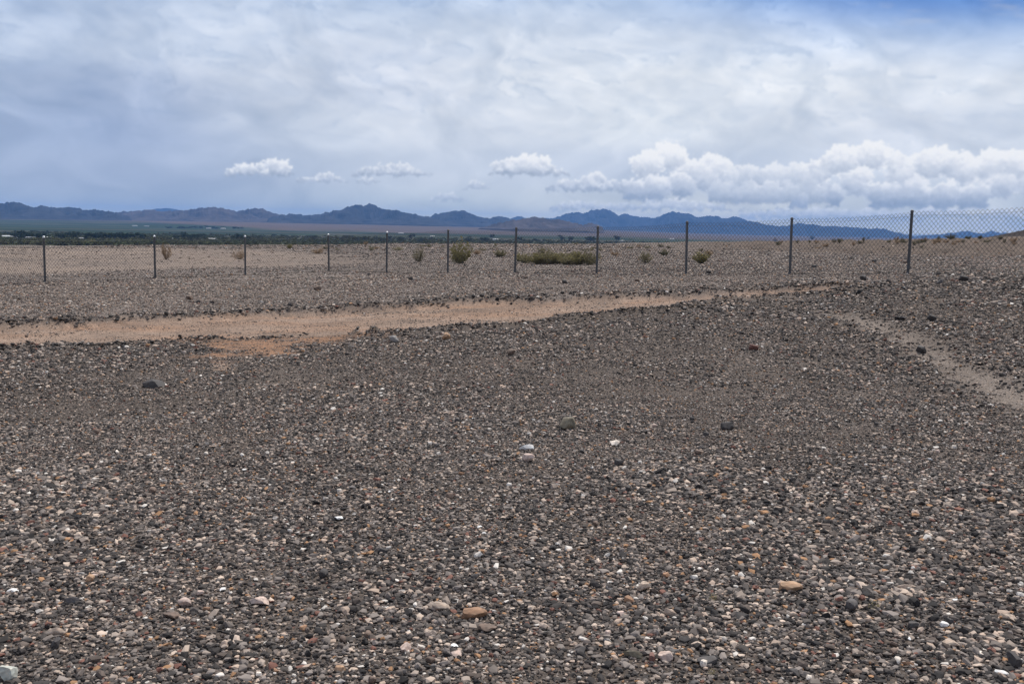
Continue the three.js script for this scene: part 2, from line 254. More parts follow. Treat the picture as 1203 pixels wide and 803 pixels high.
function groundColor(x, z, c) {
  const D = Math.hypot(x, z), t = x / Math.max(1, -z);
  const patch = fbm2(x * 0.5, z * 0.5, 4), coarse = fbm2(x * 0.07 + 4, z * 0.11, 4, n2b);
  if (D < 140) {
    let k = mix3(C.pave, C.far, clamp(0.8 * beyond(x, z) + 0.3 * coarse, 0, 1));
    k = k.map((v) => v * (1 + 0.22 * patch));
    if (D > 40) { const bank = smoothstep(t, 0.10, 0.26) * smoothstep(D, 52, 64); k = mix3(k, C.bank.map((v) => v * (1 + 0.4 * fbm2(x * 0.35, z * 0.35, 4))), bank); }
    const sand = smoothstep(c.dirt, -1.5, 3.5) * clamp(0.72 + 0.7 * coarse + 0.35 * patch, 0, 1); k = mix3(k, C.sand, sand);
    const road = smoothstep(c.road, -0.12, 0.22), og = clamp(0.25 + 0.9 * fbm2(x * 0.35 - 3, z * 0.8, 3), 0, 1);
    k = mix3(k, mix3(C.road, C.orange, og * 0.7).map((v) => v * (1 + 0.18 * fbm2(x * 2.2, z * 3.1, 3))), road * clamp(0.86 + 0.5 * patch, 0, 1));
    k = mix3(k, C.orange.map((v) => v * (1 + 0.2 * patch)), smoothstep(c.spill, -0.35, 0.4) * clamp(0.8 + 0.8 * fbm2(x * 2.4, z * 3.4, 4), 0, 1) * (1 - road));
    k = mix3(k, C.road, smoothstep(c.spot, -0.08, 0.1));
    k = mix3(k, C.trail.map((v) => v * (1 + 0.2 * patch)), smoothstep(c.trail, -0.3, 0.25) * clamp(0.92 + 0.35 * patch, 0, 1));
    return k;
  }
  // the valley: scrub, then square fields, then bare desert
  const gx = Math.floor((x + 0.12 * z) / 620), gz = Math.floor((z + 0.05 * x) / 380), id = Math.abs(Math.sin(gx * 127.1 + gz * 311.7) * 43758.5) % 1;
  const scrub = [0.19 + 0.05 * patch, 0.165 + 0.04 * patch, 0.12 + 0.03 * patch], desert = [0.19, 0.14, 0.115].map((v) => v * (1 + 0.25 * fbm2(x * 0.0012, z * 0.0025, 4)));
  const field = FIELDS[Math.floor(id * 7)].map((v) => v * (1 + 0.15 * fbm2(x * 0.004, z * 0.01, 3)));
  const edge = 5600 + 900 * fbm2(x * 0.0006, z * 0.0004, 3) + 3600 * smoothstep(-t, 0.2, 0.45);
  return mix3(mix3(scrub, field, smoothstep(D, 900, 1250)), desert, smoothstep(D, edge - 300, edge + 700));
}
{
  const ang = [], rad = [];
  for (let a = -36; a <= 36.001; a += 0.18) ang.push(a);
  for (let a = 42; a < 324; a += 6) ang.push(a);
  ang.push(324);
  for (let r = 0.4; r < 2; r *= 1.06) rad.push(r);
  for (let r = 2; r < 34; r *= 1.0095) rad.push(r);
  for (let r = 34; r < 160; r *= 1.014) rad.push(r);
  for (let r = 160; r < 26500; r *= 1.022) rad.push(r);
  const nA = ang.length, nR = rad.length, pos = new Float32Array(nA * nR * 3), col = new Float32Array(nA * nR * 3), uv = new Float32Array(nA * nR * 2), cls = new Uint8Array(nA * nR);
  const none = { road: -3, spill: -3, spot: -3, trail: -3, dirt: -9 };
  for (let i = 0; i < nR; i++) for (let j = 0; j < nA; j++) {
    const a = ang[j] * Math.PI / 180, x = rad[i] * Math.sin(a), z = -rad[i] * Math.cos(a), v = i * nA + j;
    const c = rad[i] < 140 ? cover(x, z) : none, k = groundColor(x, z, c);
    pos.set([x, height(x, z, c), z], v * 3); col.set(k, v * 3); uv.set([x / 1.7, z / 1.7], v * 2);
    cls[v] = rad[i] > 150 ? 3 : Math.max(c.road, c.spill) > 0.05 ? 1 : c.trail > 0.05 ? 2 : 0;
  }
  const all = [], by = [[], [], [], []];
  for (let i = 0; i < nR - 1; i++) for (let j = 0; j < nA - 1; j++) {
    const a = i * nA + j, b = a + 1, c = a + nA, d = c + 1, f = [a, b, c, b, d, c];
    all.push(...f); by[cls[a]].push(...f);
  }
  const whole = new THREE.BufferGeometry();
  whole.setAttribute('position', new THREE.BufferAttribute(pos, 3)); whole.setIndex(all); whole.computeVertexNormals();
  const nor = whole.attributes.normal.array;
  [['ground', 'dark stony desert pavement spreading from underfoot to the terrace edge'], ['dirt_road', 'pale tan dirt track with stony verges crossing the desert pavement'], ['footpath', 'faint greyish trodden footpath bending towards the dirt track'], ['valley_floor', 'wide valley floor of green fields and brown desert below the mountains']].forEach(([name, label], k) => {
    const used = new Map(), idx = []; for (const v of by[k]) { if (!used.has(v)) used.set(v, used.size); idx.push(used.get(v)); }
    const g = new THREE.BufferGeometry(), P = new Float32Array(used.size * 3), N = P.slice(), K = P.slice(), U = new Float32Array(used.size * 2);
    for (const [v, w] of used) for (let q = 0; q < 3; q++) { P[w * 3 + q] = pos[v * 3 + q]; N[w * 3 + q] = nor[v * 3 + q]; K[w * 3 + q] = col[v * 3 + q]; if (q < 2) U[w * 2 + q] = uv[v * 2 + q]; }
    for (const [n, arr, s] of [['position', P, 3], ['normal', N, 3], ['color', K, 3], ['uv', U, 2]]) g.setAttribute(n, new THREE.BufferAttribute(arr, s));
    g.setIndex(idx);
    const m = new THREE.Mesh(g, groundMat); m.name = name; m.castShadow = m.receiveShadow = true; m.userData = { kind: 'structure', label, category: ['desert', 'dirt road', 'footpath', 'valley'][k] }; scene.add(m);
  });
}

// ---------------------------------------------------------------- mountains
const ridged = (x, y, o) => { let s = 0, a = 0.5; for (let i = 0; i < o; i++) { s += a * (1 - Math.abs(n2(x, y))); x = x * 2.1 + 3.3; y = y * 2.1 - 1.7; a *= 0.5; } return s; };
function range(name, label, skyline, D, front, foot, tint, rough, group) {
  const x0 = skyline[0][0], x1 = skyline[skyline.length - 1][0], nx = Math.round((x1 - x0) / 1.1), ns = 44, pos = [], col = [], idx = [];
  for (let i = 0; i <= nx; i++) {
    const px = lerp(x0, x1, i / nx), py = interp(skyline, px) + rough * (0.55 * n2b(px * 0.11, D * 0.001) + 0.4 * n2b(px * 0.31, D * 0.002) + 0.3 * n2b(px * 0.7, D * 0.003));
    const d = pixelDir(px, py), h = Math.hypot(d.x, d.z), ux = d.x / h, uz = d.z / h, bend = D * (1 + 0.06 * n2(px * 0.01, D)), top = EYE + d.y / h * bend;
    const end = Math.min(smoothstep(i, 0, nx * 0.03), 1 - smoothstep(i, nx * 0.97, nx));
    for (let s = 0; s <= ns; s++) {
      const u = s / ns * 1.35 - 1, dist = bend + u * front * 0.55, x = ux * dist, z = uz * dist, f = interp(foot, px), w = Math.min(1, Math.abs(u) * 3.2);
      const spur = ridged((x + 260 * n2(x * 0.0011, z * 0.0011)) * 0.0021 + D, z * 0.0013, 4), slope = u < 0 ? Math.pow(1 + u, 1.25) : 1 - u * 1.6;
      const k = lerp(1, clamp(-0.15 + 1.5 * spur, 0, 1.02), w);
      pos.push(x, f - 12 * (1 - end) + Math.max(-20, (top - f) * end * slope * k) - (u < -0.95 ? 30 : 0), z);
      const v = 1 + 0.5 * fbm2(x * 0.0016, z * 0.0016, 4) + 0.55 * fbm2(x * 0.005, z * 0.002, 3) + 0.12 * n2b(x * 0.008, z * 0.008); col.push(tint[0] * v, tint[1] * v, tint[2] * v);
    }
  }
  for (let i = 0; i < nx; i++) for (let s = 0; s < ns; s++) { const a = i * (ns + 1) + s, b = a + ns + 1; idx.push(a, b, a + 1, b, b + 1, a + 1); }
  const g = new THREE.BufferGeometry(); g.setAttribute('position', new THREE.Float32BufferAttribute(pos, 3)); g.setAttribute('color', new THREE.Float32BufferAttribute(col, 3)); g.setIndex(idx); g.computeVertexNormals();
  const m = new THREE.Mesh(g, rockMat); m.name = name; m.castShadow = m.receiveShadow = true; m.userData = { kind: 'structure', label, category: 'mountains' }; scene.add(m);
  return m;
}
const ROCK = [0.027, 0.0265, 0.027], BROWN_ROCK = [0.055, 0.044, 0.039];
const rockMat = new THREE.MeshPhysicalMaterial({ vertexColors: true, roughness: 1, specularIntensity: 0.12 }); rockMat.name = 'bare mountain rock';
range('mountain_range', 'low dark rounded mountains beyond the tree rows of the valley', [[-90, 246], [-40, 240], [0, 238.5], [16, 236], [25, 238.5], [39, 243.5], [47, 241], [60, 243], [72, 243.5], [82, 242], [100, 246], [112, 246], [130, 248], [144, 251.5], [150, 253], [158, 257]], 11500, 2300, [[-90, -18], [160, -16]], ROCK, 1.7);
range('mountain_range_001', 'pale blue distant table mountain showing over a saddle', [[150, 252], [170, 248], [183, 244.5], [196, 244], [208, 245.5], [225, 250], [250, 254]], 23000, 2500, [[150, 0], [250, 0]], ROCK, 0.3);
range('mountain_range_002', 'brown ridged mountains sloping down to a gap beside the highest peak', [[128, 252], [140, 248.5], [160, 247], [180, 245.8], [190, 247.5], [207, 247], [224, 245], [237, 243.6], [254, 242.4], [264, 244.5], [277, 247.4], [289, 245.6], [300, 243.8], [308, 243.6], [317, 248.5], [332, 252.2], [345, 257]], 12500, 2400, [[128, -14], [345, -2]], BROWN_ROCK, 1.6);
range('mountain_range_003', 'highest twin-peaked mountain with dark ridged flanks in the middle of the skyline', [[310, 257], [330, 252], [347, 251], [362, 252.2], [375, 251.8], [385, 248.6], [400, 245.3], [410, 241.8], [420, 239.8], [427, 241], [435, 238.5], [442, 241], [450, 244], [462, 246], [472, 248], [480, 250.3], [492, 252], [506, 255], [520, 259], [532, 263]], 12000, 2500, [[310, -4], [532, 0]], ROCK, 1.7);
range('mountain_range_004', 'rounded dark mountain beside the highest peak', [[488, 261], [504, 254], [514, 250.3], [524, 248], [535, 247.2], [545, 246.6], [552, 249.3], [562, 254.2], [570, 255.2], [577, 256], [585, 253.6], [592, 253.6], [600, 257], [612, 262]], 13500, 2400, [[488, 0], [612, -6]], ROCK, 1.5);
range('mountain_range_005', 'low brown craggy hills at the foot of the blue mountains', [[560, 268], [580, 263], [598, 258.6], [615, 256.2], [630, 254.5], [645, 256.8], [660, 257.4], [675, 261], [685, 264.3], [695, 261.2], [703, 263.8], [712, 269]], 8500, 1300, [[560, -16], [712, -30]], BROWN_ROCK, 1.6);
range('mountain_range_006', 'long blue mountain chain with several rounded summits', [[585, 261], [600, 256], [610, 253], [620, 256], [650, 255.6], [665, 250.3], [678, 247.4], [685, 250], [695, 245.6], [702, 245.4], [712, 244.3], [720, 248], [727, 252], [735, 250.3], [745, 253.2], [755, 254.4], [767, 255.3], [775, 253.6], [785, 249.3], [793, 247.3], [800, 249.3], [812, 250.3], [820, 255], [827, 253.2], [836, 252.3], [845, 253.6], [852, 256.2], [862, 253.6], [870, 255.4], [880, 258.8], [890, 260], [900, 262.7], [915, 265.2], [928, 264], [938, 261.5], [950, 262.3], [963, 264], [976, 265.2], [993, 265.8], [1008, 266.6], [1026, 267.9], [1038, 268.4], [1051, 271.6], [1064, 274.8], [1076, 278], [1090, 281]], 19000, 3200, [[585, -40], [760, -70], [1090, -110]], ROCK, 1.3);
range('mountain_range_007', 'faint pale blue low mountains trailing away past the end of the chain', [[1060, 279], [1080, 276.5], [1100, 275.4], [1116, 273.4], [1127, 271.6], [1137, 270.3], [1149, 273.3], [1155, 273.8], [1165, 270.3], [1175, 273.2], [1182, 272.3], [1194, 274], [1220, 272], [1260, 276], [1300, 280]], 23000, 2800, [[1060, -110], [1300, -120]], ROCK, 1.0);
range('dark_hill', 'dark bare hill rising behind the brown wash bank', [[1120, 284], [1150, 280], [1172, 276], [1187, 273], [1203, 269.8], [1230, 265], [1270, 259], [1320, 256], [1370, 260]], 420, 60, [[1120, 0], [1370, 0]], [0.085, 0.07, 0.062], 0.35);
scene.children[scene.children.length - 1].userData.category = 'hill';

// ---------------------------------------------------------------- haze in the air of the valley
scene.fog = new THREE.FogExp2(new THREE.Color().setRGB(0.21, 0.47, 1.0), 3.6e-5);

// ---------------------------------------------------------------- objects: common
const taken = {};
const numbered = (name) => { const k = taken[name] = (taken[name] ?? -1) + 1; return k ? `${name}_${String(k).padStart(3, '0')}` : name; };
function tag(o, label, category, group) { o.userData = { label, category }; if (group) o.userData.group = group; return o; }
function shade(o) { o.traverse((m) => { if (m.isMesh) m.castShadow = m.receiveShadow = true; }); return o; }
function part(name, g, m, parent) { const o = new THREE.Mesh(g, m); o.name = name; parent.add(o); return o; }

// ---------------------------------------------------------------- chain-link fence: one run with a corner
const fenceLine = [];
{
  const steel = new THREE.MeshStandardMaterial({ color: new THREE.Color().setRGB(0.10, 0.10, 0.105), roughness: 0.6, metalness: 0.35 }); steel.name = 'weathered steel';
  const capMat = new THREE.MeshStandardMaterial({ color: new THREE.Color().setRGB(0.62, 0.62, 0.62), roughness: 0.35, metalness: 0.6 }); capMat.name = 'bright cap';
  const wire = new THREE.MeshStandardMaterial({ color: new THREE.Color().setRGB(0.09, 0.09, 0.092), roughness: 0.55, metalness: 0.4 }); wire.name = 'galvanised wire';
  const seen = [[-80, 341], [52.6, 331.7], [182, 326.7], [288, 322.7], [386.3, 318.6], [454, 319.8], [526, 320.2], [605, 320.3], [701, 321.5], [806, 322], [928, 321.6], [1067, 320.4], [1232, 319]];
  const tops = [1.25, 1.25, 1.25, 1.26, 1.26, 1.26, 1.25, 1.26, 1.25, 1.26, 1.26, 1.28, 1.28];
  const at = seen.map(([x, y]) => meet(x, y, height)); fenceLine.push(...at);
  const fence = new THREE.Group(); fence.name = 'chain_link_fence'; scene.add(fence); tag(fence, 'low chain link fence on thin dark steel posts crossing the desert', 'fence');
  const postG = new THREE.LatheGeometry([[0.03, -0.25], [0.03, 0.0], [0.03, 1.0]].map(([r, y]) => new THREE.Vector2(r, y)), 12);
  const capG = new THREE.LatheGeometry([[0.034, -0.03], [0.035, 0.0], [0.031, 0.012], [0.018, 0.024], [0, 0.028]].map(([r, y]) => new THREE.Vector2(r, y)), 12);
  const tieG = new THREE.TorusGeometry(0.0335, 0.003, 5, 12).rotateX(Math.PI / 2);
  at.forEach((p, i) => {
    const o = new THREE.Group(); o.name = 'post'; fence.add(o); o.position.copy(p); o.rotation.z = 0.014 * gauss(); o.rotation.x = 0.016 * gauss();
    const body = new THREE.Mesh(postG, steel); body.name = 'pipe'; body.scale.y = tops[i]; o.add(body);
    const cap = part('cap', capG, i < 6 ? capMat : steel, o); cap.position.y = tops[i];
    for (const h of [0.25, 0.7, 1.08]) { const t = part('tie_wire', tieG, wire, o); t.position.y = h; t.rotation.z = 0.2; }
  });
  const tube = (A, B, r, out) => {                             // a three-sided rod between two points
    const d = B.clone().sub(A).normalize(), u = new THREE.Vector3(0, 0, 1).cross(d); if (u.lengthSq() < 0.01) u.set(1, 0, 0).cross(d); u.normalize(); const v = d.clone().cross(u), n = out.pos.length / 3;
    for (const P of [A, B]) for (let k = 0; k < 3; k++) { const a = k * 2.0944, q = P.clone().addScaledVector(u, r * Math.cos(a)).addScaledVector(v, r * Math.sin(a)); out.pos.push(q.x, q.y, q.z); }
    for (let k = 0; k < 3; k++) { const l = (k + 1) % 3; out.idx.push(n + k, n + l, n + 3 + k, n + l, n + 3 + l, n + 3 + k); }
  };
  const build = (out) => { const g = new THREE.BufferGeometry(); g.setAttribute('position', new THREE.Float32BufferAttribute(out.pos, 3)); g.setIndex(out.idx); g.computeVertexNormals(); return g; };
  for (let i = 0; i < at.length - 1; i++) {
    const A = at[i], B = at[i + 1], L = Math.hypot(B.x - A.x, B.z - A.z), n = Math.round(L / 0.0435), low = 0.05, top = tops[i] - 0.05, rows = Math.round((top - low) / 0.0525), out = { pos: [], idx: [] };
    const point = (s, h) => { const x = lerp(A.x, B.x, s), z = lerp(A.z, B.z, s), sag = 0.035 * Math.sin(Math.PI * s) * h / 1.2, off = 0.032; const nx = -(B.z - A.z) / L, nz = (B.x - A.x) / L, sgn = nz > 0 ? 1 : -1; return new THREE.Vector3(x + nx * off * sgn, lerp(A.y, B.y, s) + h - sag, z + nz * off * sgn); };
    for (let w = 0; w < n; w += 2) {                           // each wire zigzags from bottom to top and ends in a barb
      let P = point((w + 0.5) / n, low);
      for (let r = 1; r <= rows + 1; r++) { const Q = point(clamp((w + 0.5 + (r % 2 ? 0.98 : 0.02)) / n, 0, 1), low + (r > rows ? rows + 0.9 : r) * (top - low) / rows); tube(P, Q, 0.0034, out); P = Q; }
      P = point(clamp((w + 0.5) / n, 0, 1), low);
      for (let r = 1; r <= rows + 1; r++) { const Q = point(clamp((w + 0.5 - (r % 2 ? 0.98 : 0.02)) / n, 0, 1), low + (r > rows ? rows + 0.9 : r) * (top - low) / rows); tube(P, Q, 0.0034, out); P = Q; }
    }
    part('chain_link_mesh', build(out), wire, fence);
    const line = (h, r) => { const o = { pos: [], idx: [] }; for (let s = 0; s < 10; s++) tube(point(s / 10, h), point((s + 1) / 10, h), r, o); return build(o); };
    part('tension_wire', line(top - 0.04, 0.0028), wire, fence); part('tension_wire', line(low + 0.01, 0.0035), wire, fence);
  }
  shade(fence);
}

// ---------------------------------------------------------------- stones
function stoneShape(seed, flat, points, size = 1) {            // a broken, partly worn stone: hull of scattered points
  const r = rng32(seed), p = [];
  const sx = 0.5, sz = 0.5 * (0.55 + 0.35 * r()), sy = 0.5 * flat;
  for (let i = 0; i < points; i++) { const y = 1 - 2 * (i + 0.5) / points, a = i * 2.39996 + r() * 0.8, q = Math.sqrt(1 - y * y), k = 0.74 + 0.34 * r(); p.push(new THREE.Vector3(sx * k * q * Math.cos(a), clamp(sy * k * y * 1.25, -sy * 0.9, sy * (0.7 + 0.3 * r())), sz * k * q * Math.sin(a)).multiplyScalar(size)); }
  return new ConvexGeometry(p);
}
const stoneMat = new THREE.MeshPhysicalMaterial({ color: 0xffffff, roughness: 0.85, flatShading: true, specularIntensity: 0.5 }); stoneMat.name = 'gravel stone';
const PAL = [[0.0245, 0.0215, 0.0205], [0.046, 0.0395, 0.036], [0.077, 0.065, 0.057], [0.110, 0.085, 0.070], [0.157, 0.130, 0.112], [0.217, 0.182, 0.158], [0.30, 0.240, 0.196], [0.41, 0.308, 0.238], [0.32, 0.177, 0.092], [0.17, 0.081, 0.059], [0.57, 0.515, 0.455], [0.49, 0.382, 0.30]];
const WEIGHT = [0.14, 0.17, 0.16, 0.12, 0.12, 0.095, 0.075, 0.05, 0.020, 0.024, 0.016, 0.032], CUM = []; WEIGHT.reduce((s, w, i) => (CUM[i] = s + w), 0);
const pick = (r, lift = 0) => { const q = Math.pow(r(), 1 - lift) * CUM[CUM.length - 1]; let i = 0; while (CUM[i] < q) i++; const c = PAL[i], v = 0.8 + 0.4 * r(); return [c[0] * v, c[1] * v, c[2] * v]; };
{
  const shapes = [0.26, 0.34, 0.42, 0.5, 0.62, 0.3, 0.38, 0.55].map((f, i) => stoneShape(300 + i, f, 10 + (i % 3) * 4));
  const lists = shapes.map(() => ({ m: [], c: [] })), r = rng32(501), M = new THREE.Matrix4(), Q = new THREE.Quaternion(), E = new THREE.Euler(), S = new THREE.Vector3(), P = new THREE.Vector3();
  const put = (x, z, size, color, c) => {
    const k = lists[Math.floor(r() * shapes.length)], y = height(x, z, c);
    E.set(0.38 * gauss(r), r() * 6.283, 0.38 * gauss(r)); Q.setFromEuler(E); const thick = 0.75 + 0.5 * r();
    S.set(size * (0.85 + 0.4 * r()), size * thick, size * (0.85 + 0.4 * r())); P.set(x, y + size * thick * 0.15, z);
    M.compose(P, Q, S); for (let i = 0; i < 16; i++) k.m.push(M.elements[i]); k.c.push(color[0], color[1], color[2]);
  };
  const spread = 0.62, scatter = (n, D1, D2, where) => { for (let i = 0; i < n; i++) {
    const D = where === 'area' ? Math.sqrt(D1 * D1 + (D2 * D2 - D1 * D1) * r()) : D1 * Math.pow(D2 / D1, r()), t = (r() * 2 - 1) * (spread + 0.35 / D), a = Math.atan(t), x = D * Math.sin(a), z = -D * Math.cos(a), c = cover(x, z);
    const bare = Math.max(c.road + 0.05, c.spill, c.spot);
    let keep = (1 - 0.80 * smoothstep(bare, -0.4, 0.45) * clamp(0.82 + 0.7 * fbm2(x * 1.6, z * 2.6, 3, n2b), 0.3, 1.15)) * (1 - 0.84 * smoothstep(c.trail, -0.45, 0.3)) * (1 - 0.85 * smoothstep(c.dirt, -1, 3));
    if (D > 52 && t > 0.14) keep *= 0.22;
    if (r() > keep * clamp(0.85 + 0.75 * fbm2(x * 0.7 + 7, z * 0.7, 4), 0.25, 1)) continue;
    const far = beyond(x, z), patchy = fbm2(x * 0.55 + 2, z * 0.55, 4), coarseness = fbm2(x * 0.22 - 6, z * 0.22, 3), med = Math.max(0.0124, 0.0016 * D) * (1 + 0.36 * patchy + 0.3 * coarseness) * (1 + 0.45 * smoothstep(z + 1.2 * coarseness - 0.12 * x, -7.5, -4.2)) * (1 - 0.14 * far);
    const size = Math.min(med * Math.exp((0.78 - 0.25 * far) * gauss(r)), med * 3.6) * (1 - 0.45 * smoothstep(bare, -0.1, 0.3)) * (1 - 0.3 * smoothstep(c.trail, -0.2, 0.2));
    const col = pick(r, 0.42 * far - 0.12 * patchy), dusty = Math.max(0.4 * smoothstep(Math.max(bare, c.trail), -0.1, 0.4), 0.12 * far, 0.6 * smoothstep(c.dirt, -1, 2));
    put(x, z, size, mix3(col, [0.21, 0.17, 0.143], dusty), c);
  } };
  scatter(460000, 2.5, 9, 'area'); scatter(470000, 9, 30, 'log'); scatter(85000, 30, 80, 'log');
  for (let i = 0; i < 90000; i++) {                           // coarser stones thrown up along the road and trail verges, and under the fence
    const D = 9 * Math.pow(4, r()), t = (r() * 2 - 1) * 0.66, a = Math.atan(t), x = D * Math.sin(a), z = -D * Math.cos(a), c = cover(x, z);
    const verge = Math.exp(-((c.road + 0.2) ** 2) / 0.06) + 0.5 * Math.exp(-((c.trail + 0.25) ** 2) / 0.08); if (r() > verge || c.spill > 0) continue;
    put(x, z, Math.max(0.024, 0.0034 * D) * Math.exp(0.45 * gauss(r)), pick(r, -0.5), c);
  }
  for (let i = 0; i < 5200; i++) { const k = Math.floor(r() * (fenceLine.length - 1)), s = r(), x = lerp(fenceLine[k].x, fenceLine[k + 1].x, s) + 0.07 * gauss(r), z = lerp(fenceLine[k].z, fenceLine[k + 1].z, s) + 0.07 * gauss(r); if (n2(x * 1.7, z * 1.7) < -0.25) continue; put(x, z, 0.045 * Math.exp(0.4 * gauss(r)), pick(r, -0.9), cover(x, z)); }
  const group = new THREE.Group(); group.name = 'gravel'; scene.add(group); group.userData = { kind: 'stuff', label: 'dark varnished gravel packed over the desert ground', category: 'gravel' };
  lists.forEach((k, i) => {
    const n = k.m.length / 16, m = new THREE.InstancedMesh(shapes[i], stoneMat, n); m.name = 'gravel_stones'; m.userData.kind = 'stuff';
    m.instanceMatrix.array.set(k.m); m.instanceColor = new THREE.InstancedBufferAttribute(new Float32Array(k.c), 3); m.castShadow = m.receiveShadow = true; group.add(m);
  });
  console.log('gravel', lists.reduce((s, k) => s + k.c.length / 3, 0));
}

